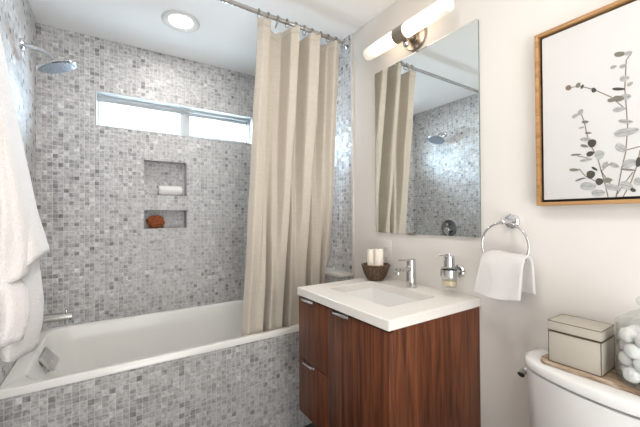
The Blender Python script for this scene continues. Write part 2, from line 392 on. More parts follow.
# ================================================================ bath
tub = thing('bathtub', (.4, 2.0, 0), 'white drop-in bathtub set behind the grey mosaic front', 'bathtub')
x0, x1, y0, y1 = XL+.001, 1.129, YT, YB-.001
sg = 8
def ring(ix0, ix1, iy0, iy1, z, r): return rrect(ix0, ix1, iy0, iy1, z, r, sg)
rings = [ring(x0, x1, y0, y1, .554, .002), ring(x0, x1, y0, y1, .581, .003), ring(x0+.002, x1-.002, y0+.002, y1-.002, .584, .004),
         ring(-.292, 1.085, y0+.026, y1-.026, .5845, .11), ring(-.286, 1.079, y0+.032, y1-.032, .581, .11), ring(-.280, 1.074, y0+.037, y1-.037, .570, .11),
         ring(-.255, 1.05, y0+.048, y1-.048, .48, .11), ring(-.20, 1.00, y0+.065, y1-.065, .30, .11), ring(-.16, .95, y0+.085, y1-.085, .215, .10),
         ring(-.11, .89, y0+.12, y1-.12, .185, .11), ring(0, .8, y0+.2, y1-.2, .178, .10)]
build('tub_shell', MB().loft(rings, cap0=False), 'acrylic', tub, angle=50)
# outside of the shell, hidden behind the tile front
rings = [ring(x0+.03, x1-.03, y0+.03, y1-.03, .554, .05), ring(-.22, 1.0, y0+.07, y1-.07, .20, .1), ring(-.1, .9, y0+.12, y1-.12, .15, .1)]
build('tub_underside', MB().loft(rings, cap0=False), 'acrylic', tub)
build('drain', MB().lathe([(.034, .179), (.034, .183), (.026, .185), (.024, .181), (.001, .181)], (.02, 2.0, 0), 'z', 24), 'chrome', tub)
ov = MB()
# square overflow cover standing off the sloping end of the bath
n = Vector((.835, -.2225, .504)).normalized(); a = (Vector((-.2258, 2.0483, .5078)) - Vector((-.2347, 1.9641, .4852))); a = (a - n*a.dot(n)).normalized(); b = n.cross(a)
c0 = Vector((-.2538, 2.0017, .5336)) + n*.014
def slab(mb, c, n, a, b, ha, hb, th, bev=.003, mi=0):
    st = len(mb.bm.verts); q = MB().box(-ha, ha, -hb, hb, -th/2, th/2, bev=bev)
    mm = Matrix((a, b, n)).transposed().to_4x4(); mm.translation = c
    q.bm.transform(mm); me = bpy.data.meshes.new('tmp'); q.bm.to_mesh(me); q.bm.free(); k0 = len(mb.bm.faces); mb.bm.from_mesh(me); bpy.data.meshes.remove(me)
    mb.bm.faces.ensure_lookup_table()
    for f in mb.bm.faces[k0:]: f.material_index = mi
    return mb
slab(ov, c0, n, a, b, .045, .045, .015)
ovo = build('overflow_cover', ov, 'satin', tub, label='square chrome overflow cover')
build('overflow_stem', MB().cyl(c0 - n*.006, Vector((-.262, 2.0, .497)), .026, .020).cyl(Vector((-.262, 2.0, .500)), Vector((-.247, 1.99, .478)), .020, .012), 'chrome', tub)

sp = thing('tub_spout', (XL, 2.0, .74), 'chrome bath spout on the left wall just above the tub rim', 'tub spout')
build('flange', MB().lathe([(.032, 0), (.032, .006), (.027, .012), (.02, .013)], (XL, 2.0, .735), 'x', 24), 'chrome', sp)
build('spout_body', MB().tube([(XL+.005, 2.0, .735), (XL+.06, 2.0, .734), (XL+.165, 2.0, .730), (XL+.190, 2.0, .7285)], [.021, .021, .020, .019], 20), 'steel', sp)
build('spout_outlet', MB().lathe([(.014, .694), (.015, .696), (.015, .722)], (XL+.172, 2.0, 0), 'z', 18), 'chrome', sp)
build('diverter_knob', MB().lathe([(.004, .742), (.004, .756), (.006, .757), (.006, .763), (.002, .764)], (XL+.168, 2.0, 0), 'z', 14), 'chrome', sp)

sv = thing('shower_valve', (XL, 1.955, 1.086), 'round chrome shower valve on the left tiled wall, seen in the mirror', 'shower valve')
build('valve_plate', MB().lathe([(.085, 0), (.085, .005), (.080, .010), (.03, .012)], (XL, 1.955, 1.086), 'x', 40), 'darkchrome', sv)
build('valve_handle', MB().lathe([(.032, .008), (.032, .04), (.028, .045), (.001, .046)], (XL, 1.955, 1.065), 'x', 28).box(XL+.03, XL+.045, 1.937, 1.953, .99, 1.065, bev=.003), 'chrome', sv)
build('diverter_handle', MB().lathe([(.014, .008), (.014, .03), (.001, .032)], (XL, 1.955, 1.125), 'x', 20), 'chrome', sv)

sh = thing('rain_shower', (XL, 1.99, 2.01), 'round chrome rain shower head on a bent arm, high on left wall', 'shower head')
build('flange', MB().lathe([(.029, 0), (.029, .004), (.022, .012), (.014, .016)], (XL, 1.99, 2.012), 'x', 28), 'chrome', sh)
hc = Vector((-.212, 1.995, 1.944)); hn = Vector((.36, .06, -.93)).normalized()
neck = hc - hn*.040
build('arm', MB().tube([(XL+.006, 1.99, 2.012), (XL+.05, 1.99, 2.014), (XL+.082, 1.991, 2.008), (XL+.103, 1.992, 1.995), neck], .0095, 14), 'chrome', sh)
ra = hn.cross(Vector((0, 1, 0))).normalized(); rb = hn.cross(ra)
def disc_rings(prof, c, n, a, b, seg=40):
    return [[c + n*h + (a*cos(2*pi*k/seg) + b*sin(2*pi*k/seg))*r for k in range(seg)] for r, h in prof]
build('ball_joint', MB().ball(neck + hn*.008, .016), 'chrome', sh)
hd = build('spray_head', MB().loft(disc_rings([(.014, -.034), (.020, -.026), (.04, -.014), (.076, -.008), (.083, -.003), (.083, .003), (.080, .006)], hc, hn, ra, rb)), 'chrome', sh)
mb = MB().loft(disc_rings([(.078, .006), (.076, .008), (.001, .008)], hc, hn, ra, rb))
for rr, k in ((.015, 6), (.033, 12), (.050, 18), (.067, 24)):
    for i in range(k):
        t = 2*pi*i/k; p = hc + hn*.008 + (ra*cos(t)+rb*sin(t))*rr; mb.cyl(p, p+hn*.003, .0032, .002, 6)
build('spray_face', mb, 'spray', hd)

# ================================================================ curtain
YR, ZR = 1.55, 2.262
rod = thing('curtain_rod', (.44, YR, ZR), 'long thin chrome shower curtain rod across the ceiling line', 'curtain rod')
build('rod', MB().cyl((XL+.003, YR, ZR), (XR-.003, YR, ZR), .011, seg=20), 'steel', rod)
for xx, sgn in ((XL, 1), (XR-.0105, -1)):
    build('rod_flange', MB().lathe([(.028, 0), (.028, sgn*.006), (.018, sgn*.014), (.016, sgn*.03)], (xx, YR, ZR), 'x', 24), 'chrome', rod)
cur = thing('shower_curtain', (.88, YR, 2.22), 'tall beige linen shower curtain drawn to the right end of its rod', 'shower curtain')
# fold profile: (x fraction, outward offset), piecewise, towards the room is negative
KEY = [(0, -.005), (.035, -.030), (.12, -.022), (.16, .030), (.25, .036), (.31, .030), (.345, -.040), (.42, -.046), (.455, .016), (.53, .034), (.575, -.036), (.68, -.046), (.715, .022), (.79, .036), (.845, -.008), (.90, -.040), (.965, -.030), (1.0, .012)]
KEYB = [(0, .0), (.04, -.030), (.12, -.020), (.19, -.030), (.215, .034), (.235, .034), (.265, -.030), (.34, -.020), (.40, -.030), (.43, .036), (.455, .034), (.485, -.030), (.58, -.022), (.65, -.030), (.68, .034), (.71, .030), (.74, -.028), (.84, -.022), (.88, .026), (.92, -.020), (1.0, -.010)]
def keyv(K, t):
    for (a, va), (b, vb) in zip(K, K[1:]):
        if t <= b:
            u = (t-a)/(b-a); u = u*u*(3-2*u); return va + (vb-va)*u
    return K[-1][1]
ZTOP, ZBOT = 2.222, .43
def curt(u, v):
    z = ZTOP + (ZBOT - ZTOP)*v
    k = min(1, v*1.15)**1.6; k = k*k*(3-2*k)
    off = keyv(KEY, u)*(1-k) + keyv(KEYB, u)*k
    xa = .632 + (.607-.632)*min(1, v*1.1); xb = 1.140 + .026*min(1, v/.6)
    x = xa + (xb-xa)*u
    kz = min(1, (ZTOP - z)/(ZTOP-.60))
    yc = YR + (1.716-YR)*kz
    amp = 1.5 - .2*kz
    # scalloped top edge hanging between the rings
    if v < .03: z -= (1-v/.03)*.012*(1-cos(2*pi*u*10))*.5
    x += .006*noise.noise(Vector((u*7, v*4, 3)))
    x = min(x, 1.117 + max(0, z-.885)*.6)
    y = yc + off*amp + .006*noise.noise(Vector((u*9, v*5, 1)))
    return (x, min(max(y, 1.4), 2.2), z)
build('curtain_cloth', MB().grid(curt, 180, 60), 'curtain', cur, angle=180, solid=.0012)
build('hem_band', MB().grid(lambda u, v: (lambda p: (p[0], p[1]-.0018, p[2]))(curt(u, v*.022)), 180, 3), 'curtain', cur, angle=180, solid=.0008)
NR = 10
for i in range(NR):
    u = (i+.5)/NR if i else .03
    u = .02 + .96*i/(NR-1)
    p = Vector(curt(u, 0.004)); cx = p.x
    path = []
    for k in range(20):
        t = 2*pi*k/20; path.append((cx + .002*sin(t), YR + .024*sin(t)*.9 + (p.y-YR)*max(0, -cos(t))*.5, ZR - .010 + .024*cos(t)))
    r_ = build('curtain_ring', MB().tube(path, .0026, 8, closed=True), 'nickel', cur)
    build('roller_bead', MB().ball((cx, YR, ZR+.0155), .006, sub=2), 'nickel', r_)

# ================================================================ vanity
XV, V0, V1, VB, VT = .731, .731, 1.306, .322, .852
va = thing('vanity_cabinet', (.98, 1.0, VB), 'wall-hung walnut bathroom vanity cabinet under the white basin top', 'vanity cabinet')
mb = MB().box(XV+.020, XR-.001, V0, V0+.018, VB, VT-.001).box(XV+.020, XR-.001, V1-.018, V1, VB, VT-.001)
mb.box(XV+.022, XR-.001, V0+.018, V1-.018, VB, VB+.018).box(XR-.02, XR-.001, V0+.018, V1-.018, VB+.018, VT-.12)
mb.box(XV+.024, XV+.5, 1.062, 1.078, VB+.018, .70)
build('cabinet_carcass', mb, 'walnut', va)
build('inner_shadow_lining', MB().box(XV+.0215, XV+.0235, V0+.018, V1-.018, VB+.018, VT-.004), 'dark', va)
def pull(par, y0, y1, zt):
    mb = MB().box(XV-.0022, XV, y0, y1, zt-.012, zt, bev=.0006).box(XV-.017, XV+.012, y0, y1, zt, zt+.0022, bev=.0006).box(XV-.017, XV-.0148, y0, y1, zt-.006, zt, bev=.0006)
    build('handle', mb, 'chrome', par, label='slim chrome edge pull')
dd = build('door', MB().box(XV, XV+.0195, V0, 1.0695, VB, .843, bev=.001), 'walnut', va); pull(dd, .937, 1.014, .8435)
d1 = build('drawer_front', MB().box(XV, XV+.0195, 1.0725, V1, .5685, .843, bev=.001), 'walnut', va); pull(d1, 1.184, 1.254, .8435)
d2 = build('drawer_front', MB().box(XV, XV+.0195, 1.0725, V1, VB, .5645, bev=.001), 'walnut', va); pull(d2, 1.172, 1.248, .5652)

ct = thing('basin_worktop', (.98, 1.0, .852), 'white quartz vanity top with rectangular undermount sink', 'basin worktop')
X0, X1, Y0, Y1, Z0, Z1 = .724, XR-.001, .725, 1.308, .852, .885
rings = [rrect(X0, X1, Y0, Y1, Z0, .002, 4), rrect(X0, X1, Y0, Y1, Z1-.002, .003, 4), rrect(X0+.002, X1-.002, Y0+.002, Y1-.002, Z1, .003, 4),
         rrect(.832, 1.100, .832, 1.216, Z1, .014, 4), rrect(.834, 1.098, .834, 1.214, Z1-.002, .014, 4), rrect(.834, 1.098, .834, 1.214, Z0, .014, 4)]
build('worktop_slab', MB().loft(rings, cap0=False, cap1=False), 'quartz', ct)
rings = [rrect(.812, 1.118, .812, 1.236, Z0-.001, .016, 5), rrect(.836, 1.096, .836, 1.212, Z0-.001, .016, 5), rrect(.838, 1.094, .838, 1.210, Z0-.02, .018, 5), rrect(.846, 1.086, .848, 1.200, Z0-.09, .03, 5),
         rrect(.865, 1.068, .868, 1.18, Z0-.112, .035, 5), rrect(.93, 1.0, .98, 1.06, Z0-.118, .02, 5)]
sk = build('sink', MB().loft(rings, cap0=False), 'sink', ct, solid=.006)
build('drain', MB().lathe([(.024, 0), (.024, .003), (.018, .005), (.016, .003), (.001, .003)], (.965, 1.02, Z0-.1155), 'z', 24), 'chrome', sk)

fx, fy = 1.152, 1.008
fa = thing('faucet', (fx, fy, Z1), 'square chrome single-lever basin faucet behind the sink', 'faucet')
build('faucet_body', MB().lathe([(.024, Z1), (.024, Z1+.003), (.0212, Z1+.004), (.0212, Z1+.099), (.0200, Z1+.101)], (fx, fy, 0), 'z', 28), 'chrome', fa)
mb = MB().box(fx-.098, fx, fy-.013, fy+.013, Z1+.076, Z1+.095, bev=.004)
mb.lathe([(.011, Z1+.068), (.011, Z1+.078)], (fx-.086, fy, 0), 'z', 18)
build('spout', mb, 'chrome', fa)
build('lever', MB().lathe([(.0205, Z1+.1025), (.0205, Z1+.124), (.019, Z1+.126)], (fx, fy, 0), 'z', 28).box(fx-.074, fx+.018, fy-.010, fy+.010, Z1+.124, Z1+.130, bev=.002), 'chrome', fa)

# soap dispenser held in a wall bracket
sx, sy = 1.160, .817
sd = thing('soap_dispenser', (XR, .815, .975), 'glass and chrome soap dispenser in a wall bracket right of the faucet', 'soap dispenser')
build('wall_flange', MB().lathe([(.026, 0), (.026, -.008), (.02, -.014), (.012, -.015)], (XR, .815, .978), 'x', 28), 'chrome', sd)
build('bracket_arm', MB().cyl((XR-.012, .815, .978), (sx+.036, sy-.002, .976), .009), 'chrome', sd)
build('holder_ring', MB().lathe([(.0325, .964), (.0350, .964), (.0350, .990), (.0325, .990), (.0325, .964)], (sx, sy, 0), 'z', 32, caps=False), 'chrome', sd)
bt = build('bottle', MB().lathe([(.001, .920), (.026, .920), (.029, .924), (.0318, .990), (.030, .998), (.020, 1.004), (.018, 1.004), (.027, .995), (.0295, .988), (.0265, .928), (.024, .926), (.001, .926)], (sx, sy, 0), 'z', 32, caps=False), 'thinglass', sd)
build('liquid_soap', MB().lathe([(.001, .9265), (.0235, .9265), (.0258, .930), (.0265, .946), (.001, .946)], (sx, sy, 0), 'z', 28, caps=False), 'soap', bt)
mb = MB().lathe([(.021, 1.003), (.021, 1.045), (.019, 1.047)], (sx, sy, 0), 'z', 28).lathe([(.006, 1.047), (.006, 1.056)], (sx, sy, 0), 'z', 12)
mb.tube([(sx, sy, 1.052), (sx-.045, sy+.018, 1.050), (sx-.050, sy+.020, 1.045)], .0035, 10)
build('pump', mb, 'chrome', sd)

# wicker bowl with candles
bx_, by_ = 1.135, 1.226
wbn = thing('wicker_bowl', (bx_, by_, Z1), 'small dark woven wicker bowl at the far left of the worktop', 'bowl')
def wr(h, t, r): return r + .0022*sin(t*22 + (0 if int(h*26) % 2 else pi))
rings = []
prof = [(.036, 0), (.040, .004), (.047, .015), (.053, .027), (.058, .039), (.062, .051), (.0655, .063), (.068, .074)]
import itertools
def interp(prof, n):
    out = []
    for i in range(n+1):
        f = i/n*(len(prof)-1); k = min(int(f), len(prof)-2); q = f-k
        out.append((prof[k][0]*(1-q)+prof[k+1][0]*q, prof[k][1]*(1-q)+prof[k+1][1]*q))
    return out
po = interp(prof, 40); SG = 88
for i, (r, h) in enumerate(po):
    rings.append([(bx_+(r+.0026*sin(22*2*pi*k/SG + (i//2 % 2)*pi))*cos(2*pi*k/SG), by_+(r+.0026*sin(22*2*pi*k/SG + (i//2 % 2)*pi))*sin(2*pi*k/SG), Z1+h+.0005) for k in range(SG)])
for r, h in [(.061, .074), (.050, .045), (.032, .012), (.001, .010)]:
    rings.append([(bx_+r*cos(2*pi*k/SG), by_+r*sin(2*pi*k/SG), Z1+h) for k in range(SG)])
build('woven_body', MB().loft(rings, cap1=False), 'wicker', wbn, angle=60)
mb = MB()
for ph in (0, pi):
    mb.tube([(bx_+(.0665+.003*cos(9*t+ph))*cos(t), by_+(.0665+.003*cos(9*t+ph))*sin(t), Z1+.077+.003*sin(9*t+ph)) for t in [2*pi*k/90 for k in range(90)]], .0035, 7, closed=True)
build('braided_rim', mb, 'wicker', wbn, angle=60)
for nm, cx, cy, r, zt, lb in (('pillar_candle', 1.128, 1.2490, .0205, 1.040, 'white pillar candle in the wicker bowl, the one farther from the faucet'), ('pillar_candle', 1.137, 1.2045, .0235, 1.043, 'white pillar candle in the wicker bowl, the thicker one nearer the faucet')):
    t = thing(nm, (cx, cy, .908), lb, 'candle', 'candles in the wicker bowl')
    build('wax_body', MB().lathe([(r-.002, .908), (r, .91), (r, zt-.005), (r-.0015, zt-.001), (r-.004, zt), (.006, zt-.001), (.001, zt-.001)], (cx, cy, 0), 'z', 32), 'wax', t)
    build('wick', MB().tube([(cx, cy, zt-.002), (cx+.001, cy, zt+.003), (cx+.002, cy, zt+.006)], .0008, 6), 'wick', t)

# outlet
ol = thing('wall_outlet', (XR, 1.255, 1.02), 'white double wall outlet behind the wicker bowl under the mirror', 'outlet')
build('cover_plate', MB().box(XR-.006, XR, 1.203, 1.312, .955, 1.083, bev=.002), 'plate', ol)
for z in (1.035, .985):
    f = build('socket_face', MB().box(XR-.0075, XR-.0055, 1.222, 1.258, z-.016, z+.016, bev=.0008), 'plate', ol)
    build('socket_slots', MB().box(XR-.0079, XR-.0074, 1.231, 1.233, z-.004, z+.008).box(XR-.0079, XR-.0074, 1.247, 1.249, z-.004, z+.008).box(XR-.0079, XR-.0074, 1.238, 1.242, z-.012, z-.008), 'hole', f)

# mirror
mi = thing('wall_mirror', (XR, 1.0125, 1.556), 'large frameless rectangular mirror above the vanity', 'mirror')
build('mirror_backing', MB().box(XR-.011, XR-.001, .7195, 1.3055, 1.1245, 1.987, bev=.001), 'glassedge', mi)
build('mirror_glass', MB().box(XR-.0125, XR-.0112, .718, 1.307, 1.123, 1.9885), 'mirror', mi)
for y, z0, z1 in ((1.065, 1.117, 1.127),):
    build('mirror_clip', MB().box(XR-.016, XR-.001, y-.020, y+.020, z0, z1, bev=.001), 'nickel', mi)

# sconce
sc = thing('vanity_sconce', (XR, 1.03, 2.06), 'two-tube opal glass wall light with nickel mount over the mirror', 'wall light')
build('backplate', MB().lathe([(.062, 0), (.062, -.010), (.058, -.016), (.012, -.018)], (XR, 1.03, 2.062), 'x', 40), 'nickel', sc)
build('mount_arm', MB().cyl((XR-.012, 1.03, 2.055), (1.165, 1.05, 2.062), .012).lathe([(.024, -.028), (.026, -.02), (.024, -.012)], (XR, 1.03, 2.055), 'x', 24), 'nickel', sc)
build('mount_knob', MB().ball((1.178, 1.050, 2.026), .016), 'chrome', sc)
build('collar', MB().lathe([(.034, 1.022), (.036, 1.023), (.036, 1.085), (.034, 1.086)], (1.15, 0, 2.069), 'y', 36), 'nickel', sc)
for y0, y1 in ((1.086, 1.298), (1.022, .790)):
    s_ = 1 if y1 > y0 else -1
    t = build('lamp_shade', MB().lathe([(.030, y0), (.0325, y0+.002*s_), (.0325, y1-.014*s_), (.030, y1-.006*s_), (.024, y1-.001*s_), (.020, y1), (.001, y1)], (1.15, 0, 2.069), 'y', 36), 'opal', sc, label='glowing white opal glass tube')

# towel ring and hand towel
tr_ = thing('towel_ring', (XR, .602, 1.188), 'round chrome towel ring on the wall right of the mirror', 'towel ring')
build('wall_flange', MB().lathe([(.026, 0), (.026, -.010), (.022, -.014), (.010, -.015)], (XR, .602, 1.188), 'x', 28), 'chrome', tr_)
build('post', MB().cyl((XR-.012, .602, 1.188), (1.163, .602, 1.188), .009).ball((1.163, .602, 1.188), .0105), 'chrome', tr_)
RX = 1.172; rc = (.603, 1.103)
build('ring', MB().tube([(RX, rc[0]+.081*cos(2*pi*k/64), rc[1]+.081*sin(2*pi*k/64)) for k in range(64)], .0042, 12, closed=True), 'chrome', tr_)
def towel(u, v):
    # u across, v along: front bottom -> over the ring -> back bottom
    L1 = .165; L2 = .15; s_ = v*(L1+L2)
    fr = s_ < L1
    k = (L1 - s_)/L1 if fr else (s_-L1)/L2
    wob = .004*sin(u*9+1)*k + .003*noise.noise(Vector((u*3, v*5, 2)))
    if fr:
        ya = .672 + .031*k; yb = .527 + .012*k
        z = 1.074 - (1.074-.920)*k - .010*k*(1-abs(2*u-1)**2)
        x = RX - .012 - .020*min(1, k*4)**.5 + .010*k*0 + wob
    else:
        ya = .672 - .0*k; yb = .526 - .008*k
        z = 1.074 - (1.074-.938)*k
        x = RX + .008 + .020*min(1, k*4)**.5 + wob*.5
    # gather slightly at the ring and let the top follow the ring chord
    y = ya + (yb-ya)*u
    z += .004*sin(u*7)*(1-k) - .010*(1-k)*(abs(2*u-1)**3)
    return (x, y-.003, z+.005)
build('hand_towel', MB().grid(towel, 28, 60), 'terry2', None, loc=(RX, .6, .99), angle=180, solid=.013, sub=1, label='small white hand towel folded through the chrome towel ring', cat='towel')

# framed botanical picture
pc = thing('framed_picture', (XR, .23, 1.526), 'eucalyptus sprig print in a thin oak frame with dark inner gap', 'picture')
PY0, PY1, PZ0, PZ1 = -.10, .508, 1.241, 1.812; PX = 1.195; FW = .011
mb = MB().box(PX, XR, PY1-FW, PY1, PZ0, PZ1, bev=.0008).box(PX, XR, PY0, PY0+FW, PZ0, PZ1, bev=.0008)
mb.box(PX, XR, PY0+FW, PY1-FW, PZ1-FW, PZ1, bev=.0008).box(PX, XR, PY0+FW, PY1-FW, PZ0, PZ0+FW, bev=.0008)
build('picture_frame', mb, 'oak', pc)
build('shadow_gap', MB().box(PX+.02, XR-.001, PY0+FW, PY1-FW, PZ0+FW, PZ1-FW), 'dark', pc)
build('canvas', MB().box(PX+.007, PX+.021, PY0+FW+.009, PY1-FW-.009, PZ0+FW+.008, PZ1-FW-.008, bev=.001), 'canvas', pc)
LEAVES = [(0.294,1.661,-0.0125,-0.003,-0.0007,-0.0073,1),(0.277,1.657,-0.0075,0.0015,-0.0017,-0.0058,0),(0.308,1.63,-0.0071,0.0006,-0.0012,-0.0052,0),(0.288,1.625,-0.0076,0.0017,-0.0017,-0.0058,0),(0.285,1.589,-0.0102,-0.0013,-0.001,-0.0086,0),(0.298,1.564,-0.0138,-0.0046,0,-0.0042,2),(0.274,1.57,-0.0062,0.0027,-0.002,-0.0055,0),(0.284,1.537,-0.0122,-0.001,-0.001,-0.0085,0),(0.299,1.537,-0.0127,-0.0025,-0.0005,-0.0086,1),(0.313,1.537,-0.0097,-0.0007,-0.0007,-0.0059,1),(0.298,1.506,-0.0136,-0.0007,-0.0008,-0.0072,0),(0.416,1.607,-0.0032,-0.0079,0.0069,-0.0024,3),(0.391,1.607,-0.0049,0.0054,-0.0038,-0.0053,1),(0.381,1.599,-0.0032,0.0055,-0.0026,-0.0028,2),(0.353,1.579,-0.0059,-0.0019,0.0001,-0.0074,2),(0.386,1.523,-0.0057,0.0066,-0.0047,-0.0062,0),(0.4,1.515,-0.0078,0.0033,-0.0025,-0.006,0),(0.375,1.49,-0.0085,-0.0012,-0.0003,-0.0046,1),(0.384,1.475,-0.0072,0.0007,-0.0006,-0.0031,0),(0.368,1.455,-0.0084,-0.0019,0,-0.003,1),(0.375,1.438,-0.0133,-0.0013,-0.0004,-0.0061,0),(0.359,1.423,-0.0093,0.0049,-0.0046,-0.0112,2),(0.378,1.418,-0.0096,-0.0039,0.0007,-0.0043,1),(0.364,1.392,-0.009,0.0026,-0.002,-0.0073,2),(0.342,1.386,-0.0108,0.0032,-0.0034,-0.0129,0),(0.399,1.395,-0.0139,-0.0008,-0.0002,-0.0031,1),(0.374,1.375,-0.0156,0.0011,-0.0006,-0.0045,0),(0.404,1.349,-0.0128,-0.0016,0.0001,-0.0046,1),(0.33,1.354,-0.0059,0.0081,-0.0042,-0.0052,0),(0.309,1.35,-0.0101,-0.0062,0.0019,-0.0064,0),(0.354,1.346,-0.007,-0.0061,0.0015,-0.003,2),(0.363,1.33,-0.0101,0.0034,-0.0031,-0.0116,2),(0.39,1.318,-0.0118,0.004,-0.0008,-0.0029,1),(0.343,1.307,-0.0091,0.0012,-0.0013,-0.0102,2),(0.324,1.309,-0.01,0.0002,-0.0004,-0.0072,1),(0.37,1.296,-0.0192,-0.0016,0.0001,-0.012,0),(0.314,1.288,-0.0171,-0.0053,0.0012,-0.0083,0),(0.346,1.274,-0.0161,0.0007,-0.0006,-0.0103,0),(0.284,1.469,-0.0155,-0.005,0.0003,-0.0055,0),(0.283,1.439,-0.0263,0.0016,-0.0016,-0.0112,0),(0.295,1.397,-0.0108,-0.0104,0.0043,-0.009,0),(0.278,1.351,-0.0144,0.005,-0.0027,-0.0108,0),(0.28,1.334,-0.0163,-0.004,0.0002,-0.0027,1),(0.259,1.352,-0.0058,-0.0023,0.0019,-0.0131,2),(0.284,1.29,-0.0139,-0.0062,0.0023,-0.0105,0),(0.261,1.299,-0.0068,-0.0061,0.0041,-0.009,0),(0.271,1.277,-0.0056,-0.0032,0.0014,-0.0051,2)]
STEMS = [[(0.281,1.639),(0.283,1.6),(0.285,1.559),(0.283,1.522),(0.281,1.472),(0.28,1.46),(0.282,1.425),(0.285,1.384),(0.293,1.343),(0.301,1.292),(0.307,1.257)],[(0.284,1.503),(0.315,1.547),(0.353,1.581),(0.389,1.604),(0.414,1.606)],[(0.386,1.523),(0.377,1.49),(0.371,1.45),(0.362,1.415),(0.347,1.378),(0.339,1.339),(0.331,1.3),(0.324,1.258)],[(0.392,1.351),(0.376,1.326),(0.348,1.306)],[(0.32,1.355),(0.339,1.337)],[(0.375,1.321),(0.4,1.314)],[(0.396,1.391),(0.369,1.38)],[(0.24,1.397),(0.283,1.389)],[(0.256,1.384),(0.262,1.344),(0.275,1.299),(0.292,1.256)],[(0.271,1.326),(0.296,1.284),(0.307,1.263)],[(0.281,1.639),(0.269,1.656)],[(0.339,1.337),(0.315,1.289)]]

mb = MB(); X_ = PX+.0064
lim = lambda y, z: (min(max(y, PY0+.018), PY1-.018), min(max(z, PZ0+.018), PZ1-.018))
for i, st in enumerate(STEMS):
    for (ya, za), (yb, zb) in zip(st, st[1:]):
        ya, za = lim(ya, za); yb, zb = lim(yb, zb)
        dv = Vector((yb-ya, zb-za)); 
        if dv.length < 1e-4: continue
        nn = Vector((-dv.y, dv.x)).normalized()*.0012
        mb.poly([(X_, ya+nn.x, za+nn.y), (X_, yb+nn.x, zb+nn.y), (X_, yb-nn.x, zb-nn.y), (X_, ya-nn.x, za-nn.y)], 4)
def leaf(cy, cz, ay, az, by, bz, k, dx):
    pts = []
    for i in range(16):
        t = 2*pi*i/16; ct_, st_ = cos(t), sin(t)*(1-.18*cos(t))
        y, z = lim(cy+ay*ct_+by*st_, cz+az*ct_+bz*st_); pts.append((X_-dx, y, z))
    mb.poly(pts, k)
for i, (cy, cz, ay, az, by, bz, k) in enumerate(LEAVES):
    leaf(cy, cz, ay, az, by, bz, int(k), .0001+.00001*i)
    if k == 0: 
        a2 = .9; p, q = lim(cy-ay*a2, cz-az*a2), lim(cy+ay*a2, cz+az*a2); nn = Vector((-(q[1]-p[1]), q[0]-p[0])).normalized()*.0005
        mb.poly([(X_-.0008, p[0]+nn.x, p[1]+nn.y), (X_-.0008, q[0]+nn.x, q[1]+nn.y), (X_-.0008, q[0]-nn.x, q[1]-nn.y), (X_-.0008, p[0]-nn.x, p[1]-nn.y)], 1)
build('botanical_print', mb, ['leaf0', 'leaf1', 'leaf2', 'leaf3', 'stem'], pc)

# ================================================================ toilet
tl = thing('toilet', (1.1, .27, 0), 'white porcelain toilet with bow-fronted cistern, lower right', 'toilet')
TY0, TY1, TC = .035, .527, .281
def bow(yc, hw, xb, xf, z, cr=.03, n=22):
    # plan outline: flat back on the wall, bowed front
    pts = [(xb, yc-hw, z), (xb, yc+hw, z)]
    for k in range(n+1):
        t = 1 - 2*k/n; y = yc + hw*t
        e = abs(t)**2
        x = xf + (.070)*e
        if abs(t) > .9: x += .028*((abs(t)-.9)/.1)**2
        pts.append((x, y, z))
    return pts
HW = (TY1-TY0)/2
rings = [bow(TC, HW-.03, 1.205, 1.085, .40), bow(TC, HW-.010, 1.215, 1.062, .47), bow(TC, HW-.003, 1.22, 1.049, .7190), bow(TC, HW-.005, 1.22, 1.051, .7210), bow(TC, HW-.022, 1.215, 1.078, .7215), bow(TC, HW-.022, 1.215, 1.078, .7275)]
tk = build('cistern', MB().loft(rings), 'porcelain', tl, angle=40)
rings = [bow(TC, HW-.010, 1.222, 1.056, .7290), bow(TC, HW-.001, 1.224, 1.045, .7300), bow(TC, HW, 1.224, 1.044, .733), bow(TC, HW, 1.224, 1.044, .752), bow(TC, HW-.003, 1.222, 1.047, .757), bow(TC, HW-.010, 1.218, 1.056, .761), bow(TC, HW-.03, 1.21, 1.08, .7625)]
build('cistern_lid', MB().loft(rings), 'porcelain', tl, angle=40)
mb = MB().cyl((1.160, TC+HW-.030, .698), (1.160, TC+HW+.004, .695), .012).tube([(1.160, TC+HW+.004, .695), (1.148, TC+HW+.008, .690), (1.136, TC+HW+.008, .684)], [.010, .010, .011], 14)
build('flush_lever', mb, 'chrome', tl)
def oval(cx, a, b, z, n=36):
    return [(cx + a*cos(2*pi*k/n)*(1.0 if cos(2*pi*k/n) > 0 else 1.0), TC + b*sin(2*pi*k/n), z) for k in range(n)]
rings = [oval(.90, .20, .12, 0), oval(.90, .20, .12, .03), oval(.93, .16, .10, .10), oval(.90, .18, .12, .22), oval(.84, .24, .17, .34), oval(.82, .26, .185, .39), oval(.82, .255, .18, .40),
         oval(.80, .19, .125, .40), oval(.81, .16, .11, .33), oval(.84, .09, .07, .24)]
build('bowl', MB().loft(rings).box(.98, 1.20, TC-.12, TC+.12, .28, .402, bev=.02), 'porcelain', tl, angle=45)
build('seat_lid', MB().loft([oval(.81, .245, .182, .403), oval(.81, .25, .187, .410), oval(.81, .25, .187, .425), oval(.81, .235, .175, .434)]), 'porcelain', tl, angle=45)

